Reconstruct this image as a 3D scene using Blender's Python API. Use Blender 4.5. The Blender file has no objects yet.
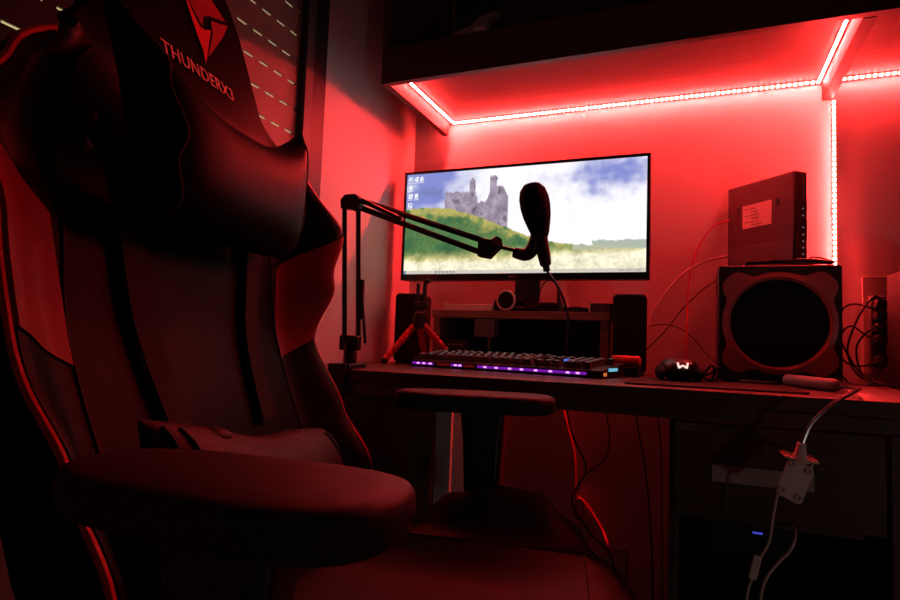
import bpy, bmesh, math, random
from mathutils import Vector, Matrix, noise, Euler
random.seed(4)
C = bpy.context.scene.collection
PI = math.pi

# ------------------------------------------------------------------ materials
def mat(name, col, rough=.5, metal=0.0, spec=.5, bump=0.0, bscale=200, var=0.0, vscale=6, stretch=None, emit=None, estr=0, col2=None):
    m = bpy.data.materials.new(name); m.use_nodes = True
    nt = m.node_tree; N = nt.nodes; L = nt.links
    b = N['Principled BSDF']
    b.inputs['Base Color'].default_value = (*col, 1)
    b.inputs['Roughness'].default_value = rough
    b.inputs['Metallic'].default_value = metal
    b.inputs['Specular IOR Level'].default_value = spec
    if emit:
        b.inputs['Emission Color'].default_value = (*emit, 1); b.inputs['Emission Strength'].default_value = estr
    tc = N.new('ShaderNodeTexCoord'); mp = N.new('ShaderNodeMapping'); L.new(tc.outputs['Object'], mp.inputs['Vector'])
    if stretch: mp.inputs['Scale'].default_value = stretch
    if var or col2:
        n = N.new('ShaderNodeTexNoise'); n.inputs['Scale'].default_value = vscale; n.inputs['Detail'].default_value = 6
        L.new(mp.outputs['Vector'], n.inputs['Vector'])
        r = N.new('ShaderNodeValToRGB'); L.new(n.outputs['Fac'], r.inputs['Fac'])
        c2 = col2 or tuple(max(0, c * (1 - var)) for c in col)
        r.color_ramp.elements[0].position = .35; r.color_ramp.elements[1].position = .68
        r.color_ramp.elements[0].color = (*c2, 1); r.color_ramp.elements[1].color = (*col, 1)
        L.new(r.outputs['Color'], b.inputs['Base Color'])
    if bump:
        n = N.new('ShaderNodeTexNoise'); n.inputs['Scale'].default_value = bscale; n.inputs['Detail'].default_value = 3
        L.new(tc.outputs['Object'], n.inputs['Vector'])
        bp = N.new('ShaderNodeBump'); bp.inputs['Strength'].default_value = bump; bp.inputs['Distance'].default_value = .002
        L.new(n.outputs['Fac'], bp.inputs['Height']); L.new(bp.outputs['Normal'], b.inputs['Normal'])
    return m

LED = (1.0, .034, .033)
M = dict(
    wall=mat('painted_plaster', (.76, .72, .70), .75, bump=.15, bscale=90, var=.04, vscale=3),
    ceil=mat('ceiling_paint', (.7, .69, .68), .9),
    floor=mat('floor_laminate', (.16, .10, .06), .45, col2=(.10, .06, .035), vscale=4, stretch=(1, 12, 1)),
    desk=mat('dark_wood', (.085, .048, .030), .42, col2=(.045, .026, .018), vscale=5, stretch=(2, 30, 30), bump=.1, bscale=60),
    shelf=mat('walnut_board', (.125, .048, .034), .55, col2=(.095, .036, .026), vscale=4, stretch=(2, 26, 26)),
    shelfdark=mat('walnut_front', (.095, .055, .038), .45, col2=(.06, .034, .024), vscale=4, stretch=(2, 26, 26)),
    riser=mat('riser_board', (.30, .20, .14), .4, col2=(.22, .14, .10), vscale=5, stretch=(3, 20, 20)),
    black=mat('black_plastic', (.012, .012, .013), .42, spec=.4),
    matte=mat('matte_black', (.011, .010, .010), .75, spec=.15),
    gloss=mat('gloss_black', (.008, .008, .009), .14, spec=.5),
    metal=mat('black_metal', (.02, .02, .02), .35, metal=.6),
    steel=mat('steel', (.55, .55, .55), .25, metal=1.0),
    foam=mat('foam', (.013, .011, .014), .95, spec=.1, bump=.8, bscale=500),
    leather=mat('black_leather', (.0040, .0034, .0034), .48, spec=.05, bump=.12, bscale=420),
    padpu=mat('armrest_rubber', (.026, .018, .022), .55, spec=.15, bump=.1, bscale=600),
    redleather=mat('red_leather', (.25, .010, .018), .5, spec=.2, bump=.12, bscale=420),
    pipe=mat('red_piping', (.5, .02, .025), .4),
    seam=mat('seam_thread', (.03, .02, .02), .8),
    logored=mat('red_embroidery', (.62, .02, .03), .6),
    logodark=mat('dark_red_embroidery', (.30, .012, .02), .6),
    logotext=mat('pale_embroidery', (.85, .50, .48), .6),
    white=mat('white_plastic', (.75, .73, .70), .4),
    offwhite=mat('white_cable', (.72, .68, .62), .5),
    paper=mat('paper', (.80, .78, .74), .8),
    print_=mat('print_grey', (.25, .22, .22), .8),
    stickergrey=mat('sticker_grey', (.16, .15, .15), .6),
    stickerdark=mat('sticker_dark', (.05, .045, .045), .6),
    redplastic=mat('red_rubber', (.75, .03, .03), .45),
    redcable=mat('red_cable', (.75, .02, .03), .5),
    grey=mat('grey_plastic', (.30, .29, .29), .5),
    darkgrey=mat('dark_grey_plastic', (.06, .055, .055), .55),
    rubber=mat('rubber_mat', (.035, .026, .025), .8, spec=.2),
    subring=mat('subwoofer_trim', (.45, .17, .18), .40, spec=.5),
    subbox=mat('subwoofer_box', (.020, .015, .015), .45, col2=(.012, .01, .01), vscale=8),
    cloth=mat('speaker_cloth', (.016, .014, .014), .95, spec=.1, bump=.6, bscale=700),
    shutter=mat('shutter_slat', (.30, .235, .21), .55),
    frame=mat('window_frame_paint', (.10, .105, .11), .5),
    framedark=mat('window_rail', (.03, .03, .033), .5),
    router=mat('router_plastic', (.034, .008, .010), .5, bump=.1, bscale=300),
    handle=mat('brushed_handle', (.40, .38, .36), .45, metal=.2, stretch=(1, 1, 40), var=.1),
    glass=mat('lens_glass', (.10, .08, .08), .25),
    ivory=mat('ivory_plastic', (.62, .56, .48), .5),
)
def emis(name, col, s):
    m = bpy.data.materials.new(name); m.use_nodes = True
    N = m.node_tree.nodes; N.clear()
    e = N.new('ShaderNodeEmission'); e.inputs[0].default_value = (*col, 1); e.inputs[1].default_value = s
    o = N.new('ShaderNodeOutputMaterial'); m.node_tree.links.new(e.outputs[0], o.inputs[0]); return m
M['tape'] = emis('led_tape_glow', (1.0, .10, .075), 7.0)
M['diode'] = emis('led_diode_glow', LED, 980)
M['tapeback'] = M['white']
M['purple'] = emis('purple_light', (.40, .02, .80), .45)
M['violet'] = emis('bright_purple_light', (.75, .30, 1.0), 1.7)
M['redglow'] = emis('red_light', (.9, .03, .02), .10)
M['cyan'] = emis('cyan_light', (.25, .75, 1.0), .6)
M['orange'] = emis('orange_light', (1.0, .25, .04), .6)
M['keyglow'] = emis('key_blue_light', (.10, .25, 1.0), .8)
M['blueled'] = emis('blue_power_light', (.10, .12, 1.0), .5)
M['mouselogo'] = emis('mouse_logo_light', (1.0, .55, .48), 1.4)
M['ledgreen'] = emis('router_light', (.45, .30, .28), .35)
M['legend'] = emis('key_legend', (.55, .40, .36), .5)

# ------------------------------------------------------------------ mesh helpers
class MB:
    def __init__(s): s.bm = bmesh.new()
    def _add(s, verts, faces, mtx=None):
        vs = [s.bm.verts.new((mtx @ Vector(v)) if mtx else v) for v in verts]
        for f in faces:
            try: s.bm.faces.new([vs[i] for i in f])
            except ValueError: pass
        return s
    def box(s, c, d, rot=None):
        mt = Matrix.Translation(c) @ (Euler(rot).to_matrix().to_4x4() if rot else Matrix())
        x, y, z = d[0] / 2, d[1] / 2, d[2] / 2
        v = [(-x, -y, -z), (x, -y, -z), (x, y, -z), (-x, y, -z), (-x, -y, z), (x, -y, z), (x, y, z), (-x, y, z)]
        return s._add(v, [(3, 2, 1, 0), (4, 5, 6, 7), (0, 1, 5, 4), (1, 2, 6, 5), (2, 3, 7, 6), (3, 0, 4, 7)], mt)
    def lohi(s, lo, hi):
        return s.box([(a + b) / 2 for a, b in zip(lo, hi)], [b - a for a, b in zip(lo, hi)])
    def tube(s, pts, r, n=8, caps=True, smooth=4):
        P = catmull([Vector(p) for p in pts], smooth) if smooth > 1 and len(pts) > 2 else [Vector(p) for p in pts]
        m = len(P); rr = r if callable(r) else (lambda t: r)
        up = None; rings = []
        for i, p in enumerate(P):
            t = (P[min(i + 1, m - 1)] - P[max(i - 1, 0)]).normalized()
            if up is None:
                up = Vector((0, 0, 1)) if abs(t.z) < .9 else Vector((1, 0, 0))
            a = t.cross(up)
            if a.length < 1e-6: a = t.orthogonal()
            a.normalize(); up = a.cross(t).normalized(); b = up
            R = rr(i / max(1, m - 1))
            rings.append([s.bm.verts.new(p + a * R * math.cos(k * 2 * PI / n) + b * R * math.sin(k * 2 * PI / n)) for k in range(n)])
        for i in range(m - 1):
            for k in range(n):
                s.bm.faces.new((rings[i][k], rings[i + 1][k], rings[i + 1][(k + 1) % n], rings[i][(k + 1) % n]))
        if caps:
            s.bm.faces.new(rings[0]); s.bm.faces.new(rings[-1][::-1])
        return s
    def lathe(s, prof, axis_p, axis_d, n=32, ang=0):
        # prof: (radius, height along axis)
        d = Vector(axis_d).normalized(); a = d.orthogonal().normalized(); b = d.cross(a); p0 = Vector(axis_p)
        rings = []
        for r, h in prof:
            if r < 1e-6: rings.append([s.bm.verts.new(p0 + d * h)])
            else: rings.append([s.bm.verts.new(p0 + d * h + a * r * math.cos(k * 2 * PI / n + ang) + b * r * math.sin(k * 2 * PI / n + ang)) for k in range(n)])
        for A, B in zip(rings, rings[1:]):
            for k in range(n):
                k2 = (k + 1) % n
                if len(A) == 1 and len(B) == 1: continue
                if len(A) == 1: s.bm.faces.new((A[0], B[k2], B[k]))
                elif len(B) == 1: s.bm.faces.new((A[k], A[k2], B[0]))
                else: s.bm.faces.new((A[k], A[k2], B[k2], B[k]))
        return s
    def cyl(s, p, d, r, h, n=24, r2=None):
        r2 = r if r2 is None else r2
        return s.lathe([(0, 0), (r, 0), (r2, h), (0, h)], p, d, n)
    def prism(s, pts, o, u, v, w):
        # outline pts (a,b) in plane o + a*u + b*v, extruded by vector w
        o, u, v, w = map(Vector, (o, u, v, w)); n = len(pts)
        A = [s.bm.verts.new(o + u * a + v * b) for a, b in pts]
        B = [s.bm.verts.new(o + u * a + v * b + w) for a, b in pts]
        s.bm.faces.new(A); s.bm.faces.new(B[::-1])
        for i in range(n): s.bm.faces.new((A[i], B[i], B[(i + 1) % n], A[(i + 1) % n]))
        return s
    def ellipsoid(s, c, d, n=24, m=14, rot=None, p=1.0):
        mt = Matrix.Translation(c) @ (Euler(rot).to_matrix().to_4x4() if rot else Matrix())
        sg = lambda t: math.copysign(abs(t) ** p, t)
        V = [(0, 0, -d[2])]; F = []
        for i in range(1, m):
            th = -PI / 2 + PI * i / m
            for k in range(n):
                ph = 2 * PI * k / n
                V.append((d[0] * sg(math.cos(th)) * sg(math.cos(ph)), d[1] * sg(math.cos(th)) * sg(math.sin(ph)), d[2] * sg(math.sin(th))))
        V.append((0, 0, d[2])); last = len(V) - 1
        for k in range(n):
            F.append((0, 1 + (k + 1) % n, 1 + k)); F.append((last, last - n + k, last - n + (k + 1) % n))
        for i in range(m - 2):
            for k in range(n):
                a = 1 + i * n + k; b = 1 + i * n + (k + 1) % n
                F.append((a, b, b + n, a + n))
        return s._add(V, F, mt)
    def build(s, name, m, parent=None, bevel=0, seg=2, smooth=True, loc=None):
        bmesh.ops.recalc_face_normals(s.bm, faces=s.bm.faces)
        me = bpy.data.meshes.new(name); s.bm.to_mesh(me); s.bm.free()
        me.materials.append(m)
        o = bpy.data.objects.new(name, me); C.objects.link(o)
        if parent: o.parent = parent
        if loc: o.location = loc
        if smooth:
            for p in me.polygons: p.use_smooth = True
            me.set_sharp_from_angle(angle=math.radians(38))
        if bevel:
            b = o.modifiers.new('bevel', 'BEVEL'); b.width = bevel; b.segments = seg; b.limit_method = 'ANGLE'; b.angle_limit = math.radians(40)
        return o

def catmull(P, k):
    out = []
    for i in range(len(P) - 1):
        p0 = P[max(i - 1, 0)]; p1 = P[i]; p2 = P[i + 1]; p3 = P[min(i + 2, len(P) - 1)]
        for j in range(k):
            t = j / k
            out.append(.5 * ((2 * p1) + (p2 - p0) * t + (2 * p0 - 5 * p1 + 4 * p2 - p3) * t * t + (3 * p1 - p0 - 3 * p2 + p3) * t ** 3))
    out.append(P[-1]); return out

def rrect(w, h, r, n=5):
    pts = []
    for cx, cy, a0 in ((w / 2 - r, h / 2 - r, 0), (-w / 2 + r, h / 2 - r, 90), (-w / 2 + r, -h / 2 + r, 180), (w / 2 - r, -h / 2 + r, 270)):
        for k in range(n + 1):
            a = math.radians(a0 + 90 * k / n); pts.append((cx + r * math.cos(a), cy + r * math.sin(a)))
    return pts

def tag(o, label, cat, group=None):
    o['label'] = label; o['category'] = cat
    if group: o['group'] = group
    return o
def thing(name, label, cat, loc=(0, 0, 0), rotz=0, group=None):
    o = bpy.data.objects.new(name, None); C.objects.link(o)
    o.empty_display_size = .05
    o.location = loc; o.rotation_euler = (0, 0, rotz)
    return tag(o, label, cat, group)
def struct(o): o['kind'] = 'structure'; return o
def text_mesh(txt, size, extrude=0.0, spacing=1.0):
    cu = bpy.data.curves.new('lettering', 'FONT'); cu.body = txt; cu.size = size; cu.extrude = extrude; cu.space_character = spacing
    cu.align_x = 'CENTER'; cu.align_y = 'CENTER'
    ob = bpy.data.objects.new('lettering', cu); C.objects.link(ob)
    dg = bpy.context.evaluated_depsgraph_get(); dg.update()
    me = bpy.data.meshes.new_from_object(ob.evaluated_get(dg))
    bpy.data.objects.remove(ob); bpy.data.curves.remove(cu)
    return me
def link_mesh(name, me, m, parent):
    me.materials.clear(); me.materials.append(m); me.name = name
    o = bpy.data.objects.new(name, me); C.objects.link(o); o.parent = parent; return o
def sm(t): t = max(0, min(1, t)); return t * t * (3 - 2 * t)
def lerp(tab, x):
    if x <= tab[0][0]: return tab[0][1]
    for (a, va), (b, vb) in zip(tab, tab[1:]):
        if x <= b: return va + (vb - va) * sm((x - a) / (b - a)) if b > a else vb
    return tab[-1][1]

# ------------------------------------------------------------------ room
XL, YB = -.747, 1.5
struct(MB().lohi((XL - .2, -3, -.1), (2.1, YB + .2, 0)).build('floor', M['floor']))
struct(MB().lohi((XL - .2, -3, 2.5), (2.1, YB + .2, 2.6)).build('ceiling', M['ceil']))
struct(MB().lohi((XL - .2, YB, 0), (2.1, YB + .15, 2.5)).build('wall_back', M['wall']))
struct(MB().lohi((2.0, -3, 0), (2.1, YB, 2.5)).build('wall_right', M['wall']))
WY0, WY1, WZ0, WZ1 = -.35, 1.052, .88, 2.2
lw = MB()
lw.lohi((XL - .018, -3, 0), (XL, WY0, 2.5)); lw.lohi((XL - .018, WY1, 0), (XL, YB, 2.5))
lw.lohi((XL - .018, WY0, 0), (XL, WY1, WZ0)); lw.lohi((XL - .018, WY0, WZ1), (XL, WY1, 2.5))
struct(lw.build('wall_left', M['wall']))
# window: dark side guide rails, head and sill round the roller shutter
win = bpy.data.objects.new('window_1', None); C.objects.link(win); win.location = (XL, (WY0 + WY1) / 2, WZ0); struct(win)
def W_(lo, hi): return MB().lohi([lo[0], lo[1] - (WY0 + WY1) / 2, lo[2] - WZ0], [hi[0], hi[1] - (WY0 + WY1) / 2, hi[2] - WZ0])
W_((-.018, WY1 - .082, WZ0), (.006, WY1 - .002, WZ1)).build('side_frame', M['framedark'], win, .002)
W_((.0061, WY1 - .081, WZ0), (.012, WY1 - .056, WZ1)).build('guide_rail', M['frame'], win, .001)
W_((-.018, WY0 + .002, WZ0), (.006, WY0 + .06, WZ1)).build('side_frame', M['frame'], win, .002)
W_((-.018, WY0 + .06, WZ1 - .06), (.006, WY1 - .082, WZ1 - .002)).build('head_frame', M['frame'], win, .002)
W_((-.018, WY0 + .06, WZ0), (.02, WY1 - .082, WZ0 + .03)).build('sill', M['frame'], win, .002)
# roller shutter with light slots between the slats
sh = MB(); y0, y1 = WY0 + .058, WY1 - .080
zr = WZ0 + .034; k = 0
SX0, SX1 = -.0075, -.0040
while zr < WZ1 - .065:
    top = min(zr + .0458, WZ1 - .062)
    sh.lohi((SX0, y0, zr), (SX1, y1, top))
    if top < WZ1 - .064:
        yy = y0; ph = (k % 2) * .0205
        a = y0
        q = y0 + .01 + ph
        while q < y1:
            sh.lohi((SX0 + .001, a, top), (SX1 - .001, min(q, y1), zr + .050))
            a = q + .024; q += .0413
        if a < y1: sh.lohi((SX0 + .001, a, top), (SX1 - .001, y1, zr + .050))
    zr += .050; k += 1
s_ = sh.build('roller_shutter', M['shutter'], smooth=False, loc=(XL, 0, 0))
tag(s_, 'closed beige roller shutter on the left wall with rows of glowing slots', 'shutter')

# ------------------------------------------------------------------ overhead cabinet
SZ = 1.413; FB = 1.368; FY = 1.125; LX = -.634; DX0, DX1 = .247, .268
cab = thing('wall_shelf', 'long dark walnut overhead shelf above the desk with red lit underside', 'shelf', (0, YB, SZ))
def cb(lo, hi): return MB().lohi([lo[0], lo[1] - YB, lo[2] - SZ], [hi[0], hi[1] - YB, hi[2] - SZ])
cb((LX, FY + .018, SZ), (1.30, YB - .001, SZ + .020)).build('bottom_board', M['shelf'], cab, .001)
cb((LX - .016, FY, FB), (LX, YB - .026, 1.95)).build('side_panel', M['shelf'], cab, .001)
cb((LX + .0005, FY, FB + .001), (1.30, FY + .0175, FB + .083)).build('front_rail', M['shelfdark'], cab, .001)
cb((LX, FY + .02, 1.93), (1.30, YB - .001, 1.95)).build('top_board', M['shelfdark'], cab, .001)
cb((LX, YB - .012, SZ + .021), (1.30, YB - .001, 1.93)).build('back_panel', M['shelfdark'], cab)
cb((DX0, FY + .018, FB), (DX1, YB - .001, SZ - .0005)).build('divider', M['shelf'], cab, .001)
cb((DX1 + .03, FY - .004, FB + .0835), (1.30, FY + .014, 1.94)).build('cabinet_door', M['shelfdark'], cab, .001)
# gadget lying on the rail of the shelf
g = thing('desk_gadget', 'small grey gadget lying on the ledge of the overhead shelf', 'gadget', (-.438, 1.138, FB + .0835), math.radians(-4))
MB().prism([(-.052, 0), (.030, 0), (.034, .010), (.030, .020), (-.005, .019), (-.050, .009)], (0, -.009, 0), (1, 0, 0), (0, 0, 1), (0, .02, 0)).build('body', M['grey'], g, .002)
MB().prism([(-.006, .0195), (.030, .0205), (.054, .036), (.050, .040), (.012, .033)], (0, -.008, 0), (1, 0, 0), (0, 0, 1), (0, .018, 0)).build('lever', M['grey'], g, .0015)
MB().lohi((.001, -.0105, .003), (.026, -.0093, .009)).build('label_plate', M['white'], g)

# ------------------------------------------------------------------ LED strips
def led_strip(a, b, nrm, label, name='led_strip', pitch=.0112, w=.008):
    a, b, nrm = Vector(a), Vector(b), Vector(nrm).normalized()
    d = (b - a); L_ = d.length; d.normalize(); s = d.cross(nrm).normalized()
    t = thing(name, label, 'light', a, 0, 'red light strips under the overhead shelf')
    def slab(c, ld, ws, th, h0):
        m = MB(); v = []
        for hz in (h0, h0 + th):
            for (p, q) in ((-1, -1), (1, -1), (1, 1), (-1, 1)):
                v.append(c + d * ld / 2 * p + s * ws / 2 * q + nrm * hz)
        return m._add(v, [(3, 2, 1, 0), (4, 5, 6, 7), (0, 1, 5, 4), (1, 2, 6, 5), (2, 3, 7, 6), (3, 0, 4, 7)])
    slab(d * L_ / 2, L_, w, .0008, .0002).build('backing_tape', M['tapeback'], t, smooth=False)
    slab(d * L_ / 2, L_, w * .9, .0008, .0011).build('glow_tape', M['tape'], t, smooth=False)
    n = min(98, int(L_ / pitch)); me = None
    for i in range(n):
        c = d * (L_ * (i + .5) / n)
        if me is None:
            o = slab(Vector((0, 0, 0)), .0048, .0048, .0016, .0019).build('diode', M['diode'], t, smooth=False); me = o.data; o.location = c
        else:
            o = bpy.data.objects.new('diode', me); C.objects.link(o); o.parent = t; o.location = c
    return t
zt = SZ - .0006
led_strip((LX + .004, YB - .010, zt - .003), (DX0 - .002, YB - .010, zt - .003), (0, -.9, -1), 'long red light strip along the wall under the shelf, above the monitor')
led_strip((DX1 + .002, YB - .010, zt - .003), (.44, YB - .010, zt - .003), (0, -.9, -1), 'red light strip along the wall right of the shelf divider')
led_strip((LX + .007, FY + .024, zt - .003), (LX + .007, YB - .02, zt - .003), (.5, 0, -1), 'short red light strip running front to back at the left end of the shelf')
led_strip((DX0 - .006, FY + .024, zt - .003), (DX0 - .006, YB - .02, zt - .003), (-.5, 0, -1), 'short red light strip on the left face of the shelf divider')
led_strip((.270, YB - .0045, FB - .002), (.270, YB - .0045, .93), (-.5, -.86, 0), 'vertical red light strip hanging down the wall behind the router')

# ------------------------------------------------------------------ desk
DZ = .752; EY = .945
desk = thing('desk', 'dark wooden desk along the back wall under the monitor', 'desk', (-.1, 1.2, 0))
def dk(lo, hi): return MB().lohi([lo[0] + .1, lo[1] - 1.2, lo[2]], [hi[0] + .1, hi[1] - 1.2, hi[2]])
dk((-.742, EY, DZ - .022), (.98, YB - .034, DZ)).build('desktop', M['desk'], desk, .0015)
dk((-.735, EY + .004, DZ - .043), (.98, EY + .022, DZ - .0225)).build('front_rail', M['desk'], desk, .001)
dk((-.66, EY + .025, 0), (-.637, YB - .02, DZ - .0225)).build('side_panel', M['desk'], desk, .001)
dk((.94, EY + .025, 0), (.965, YB - .02, DZ - .0225)).build('side_panel', M['desk'], desk, .001)

# drawer pedestal under the desk
PX0, PX1, PY = -.036, .232, .955
ped = thing('drawer_cabinet', 'dark wooden drawer cabinet with open bay under the right of the desk', 'cabinet', (.1, 1.2, 0))
def pd(lo, hi): return MB().lohi([lo[0] - .1, lo[1] - 1.2, lo[2]], [hi[0] - .1, hi[1] - 1.2, hi[2]])
pt = DZ - .0445
pd((PX0 - .003, PY + .0185, 0), (PX0 + .010, YB - .03, pt)).build('side_panel', M['desk'], ped, .001)
pd((PX1, PY - .004, 0), (PX1 + .09, YB - .03, pt)).build('side_panel', M['desk'], ped, .001)
pd((PX0 + .0105, PY + .03, .562), (PX1, YB - .03, .574)).build('shelf_board', M['desk'], ped)
pd((PX0 + .0105, PY + .02, 0), (PX1, YB - .03, .03)).build('bottom_board', M['desk'], ped)
pd((PX0 + .0105, YB - .04, .03), (PX1, YB - .03, .562)).build('back_panel', M['matte'], ped)
dr = pd((PX0 + .004, PY, .576), (PX1 - .004, PY + .018, .706)).build('drawer', M['desk'], ped, .0015)
pd((.019, PY - .003, .6245), (.146, PY + .0, .6485)).build('handle', M['handle'], dr, .0006)
st = pd((PX0 + .006, PY - .0006, .6935), (PX0 + .0335, PY, .7035)).build('brand_sticker', M['stickergrey'], dr)
pd((PX0 + .0085, PY - .0011, .6958), (PX0 + .0315, PY - .0006, .7012)).build('sticker_field', M['stickerdark'], st)
for i in range(6):
    x = PX0 + .0105 + i * .0034
    pd((x, PY - .0015, .6966), (x + (.0022 if i % 2 else .0026), PY - .0011, .7002 if i % 3 else .6992)).build('sticker_print', M['stickergrey'], st)
# computer in the bay
pc = thing('computer', 'black computer with a blue power light in the bay below the drawer', 'computer', (.095, 1.25, .03))
MB().lohi((-.085, -.17, 0), (.10, .19, .515)).build('case', M['black'], pc, .004)
MB().lohi((-.014, -.1725, .4965), (.000, -.170, .4990)).build('power_light', M['blueled'], pc)
MB().lohi((-.085, -.176, .03), (.095, -.1705, .46)).build('front_panel', M['matte'], pc, .003)
# white strip added in place of the lit sliver of back wall
tag(MB().lohi((-.634, 1.462, 0), (-.590, 1.476, .70)).build('lit_wall_strip', M['white'], None, .001), 'narrow white strip standing in for the lit back wall under the desk', 'wall strip')

# ------------------------------------------------------------------ monitor
mon = thing('monitor', 'wide black monitor showing a ruined castle on a green hill', 'monitor', (-.400, 1.385, .8855))
MX0, MX1, MZ0, MZ1 = -.709, -.1005, .961, 1.243
def mo(lo, hi): return MB().lohi([lo[0] + .400, lo[1] - 1.385, lo[2] - .8855], [hi[0] + .400, hi[1] - 1.385, hi[2] - .8855])
hs = mo((MX0, 1.375, MZ0), (MX1, 1.405, MZ1)).build('housing', M['black'], mon, .003)
bz = MB()
b0, b1 = .007, .016
for lo, hi in (((MX0, MZ0), (MX1, MZ0 + b1)), ((MX0, MZ1 - b0), (MX1, MZ1)), ((MX0, MZ0 + b1), (MX0 + b0, MZ1 - b0)), ((MX1 - b0, MZ0 + b1), (MX1, MZ1 - b0))):
    bz.lohi((lo[0] + .4, 1.371 - 1.385, lo[1] - .8855), (hi[0] + .4, 1.3748 - 1.385, hi[1] - .8855))
bz.build('bezel', M['gloss'], mon, .0008)
MB().lohi((-.03 + .02, .006, .012), (.03 + .02, .021, .17)).build('stand_neck', M['darkgrey'], mon, .004)
MB().prism([(.13 * math.cos(a * PI / 18), .032 * math.sin(a * PI / 18)) for a in range(36)], (.02, .035, .0005), (1, 0, 0), (0, 1, 0), (0, 0, .010)).build('stand_base', M['black'], mon, .002)
lg = MB(); cxl, czl = -.105 - .0, MZ0 + .0075 - .8855
lg.lathe([(0, 0), (.0028, 0), (.0028, .0004), (0, .0004)], (-.018, 1.3709 - 1.385, czl), (0, -1, 0), 16).build('logo_disc', M['grey'], mon)
me = text_mesh('LG', .009, .0002)
o = link_mesh('logo_letters', me, M['grey'], mon); o.location = (-.008, 1.3706 - 1.385, czl); o.rotation_euler = (PI / 2, 0, 0)
# picture on the screen
def screen_col(u, v):
    # u 0..1 left-right, v 0..1 bottom-top
    P = Vector((u * 2.3, v, 0))
    f1 = noise.fractal(P * 3.2 + Vector((3.1, 1.7, 0)), 1.0, 2.1, 6)
    f2 = noise.fractal(P * 9 + Vector((8, 4, 2)), 1.0, 2.1, 4); g1 = noise.fractal(Vector((u * 3.4, v * 3.6, 5.3)), 1.1, 2.0, 4)
    f3 = noise.fractal(P * 34, .8, 2.1, 4)
    hill = .655 - .40 * sm((u - .12) / .62) - .05 * max(0, u - .72) / .28 + .012 * f2
    # sky
    blue = sm(.95 - u * 2.0 + .75 * g1 + .35 * f1) * sm((v - .42) * 4)
    blue = max(blue, sm(.75 * (1 - math.hypot((u - .92) / .22, (v - .88) / .24)) + .55 * g1 + .3 * f2 - .05))
    blue = max(blue, .30 * sm(.6 * (1 - math.hypot((u - .66) / .16, (v - .86) / .16)) + .6 * f2))
    cl = Vector((1.25, 1.22, 1.30)); sb = Vector((.22, .27, .78))
    c = cl.lerp(sb, min(1, blue * .92))
    c = c.lerp(Vector((.20, .24, .50)), .6 * sm(1.0 - math.hypot((u - .13) / .10, (v - .80) / .09) + .6 * f2))
    u -= .028
    # castle
    def castle():
        j = .012 * f3
        top = None
        if .155 <= u <= .30:
            top = .80 + .02 * math.floor(3 * noise.noise(Vector((u * 60, 0, 3)))) / 3
            if .262 < u < .290: top = .935 - .04 * abs(u - .276) / .014
            if u > .292: top = .74
        if .30 < u <= .338: top = .685 + .02 * noise.noise(Vector((u * 80, 2, 0)))
        if .338 < u <= .435:
            top = .70 + .13 * sm((u - .338) / .03) - .10 * sm((u - .405) / .03)
            if .355 < u < .385: top = .93 + .04 * noise.noise(Vector((u * 120, 4, 0)))
            if .352 < u < .388 and .885 < v < .915: top = .95
        return top is not None and v < top + j and v > hill - .06
    if castle():
        b = .40 + .10 * f3 + .22 * f2 + .10 * sm((.30 - abs(u - .24)) * 3)
        hole = noise.noise(Vector((u * 44, v * 15, 7)))
        if hole > .36: b *= .5
        c = Vector((b * .95, b * .78, b * 1.02))
    if v < hill:
        dpt = (hill - v) / max(.05, hill)
        g = .5 + .5 * f2 + .5 * f3
        col = Vector((.62, .56, .16)).lerp(Vector((.13, .26, .09)), sm(dpt * 4.5 + f2 * .9))
        col = col.lerp(Vector((.04, .15, .07)), sm(f1 * 1.2 + f2 + .1) * .75)
        col = col.lerp(Vector((.90, .80, .34)), sm((.24 - v + .03 * f2 + .05 * (u - .3)) * 9) * .95)
        col = col.lerp(Vector((1.15, 1.08, .80)), sm((.16 - v + .02 * f2 + .06 * sm((u - .3) * 2)) * 14))
        c = col * (.80 + .45 * g)
        if u > .70 and v > .20: c = c.lerp(Vector((.62, .68, .60)), .6)
    u += .028
    # distant shore on the right
    if u > .80 + .02 * f2 and hill <= v < .285 + .012 * f2: c = Vector((.55, .62, .52))
    # desktop icons, three short columns at the left edge
    for (iu, iv) in ((.018, .95), (.045, .95), (.018, .87), (.018, .78), (.047, .78), (.018, .69), (.045, .95), (.070, .95)):
        du, dv = (u - iu) / .009, (v - iv) / .022
        if abs(du) < 1 and abs(dv) < 1 and noise.noise(Vector((u * 260, v * 110, iv * 31))) > -.12: c = Vector((1.3, 1.3, 1.3))
        if abs(u - iu) < .012 and abs(v - iv + .035) < .005: c = Vector((1.0, 1.0, 1.1))
    # task bar
    if v < .033:
        c = Vector((.80, .76, .66)); uu = u * 60
        if .14 < u < .24 and (uu % 1) < .55 and .008 < v < .026: c = Vector((.25, .28, .30))
        if .90 < u < .985 and ((u * 110) % 1) < .5 and .010 < v < .024: c = Vector((.45, .42, .38))
        if u < .012: c = Vector((.2, .35, .6))
    return c
nu, nv = 300, 130
sx0, sx1, sz0, sz1 = MX0 + b0, MX1 - b0, MZ0 + b1, MZ1 - b0
vs = []; cs = []; fs = []
for j in range(nv + 1):
    for i in range(nu + 1):
        u, v = i / nu, j / nv
        vs.append((sx0 + (sx1 - sx0) * u + .4, 1.3735 - 1.385, sz0 + (sz1 - sz0) * v - .8855)); cs.append(screen_col(u, v))
for j in range(nv):
    for i in range(nu):
        a = j * (nu + 1) + i; fs.append((a, a + 1, a + nu + 2, a + nu + 1))
me = bpy.data.meshes.new('screen'); me.from_pydata(vs, [], fs)
ca = me.color_attributes.new('picture', 'FLOAT_COLOR', 'POINT')
for i, c in enumerate(cs): ca.data[i].color = (c.x, c.y, c.z, 1)
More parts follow.
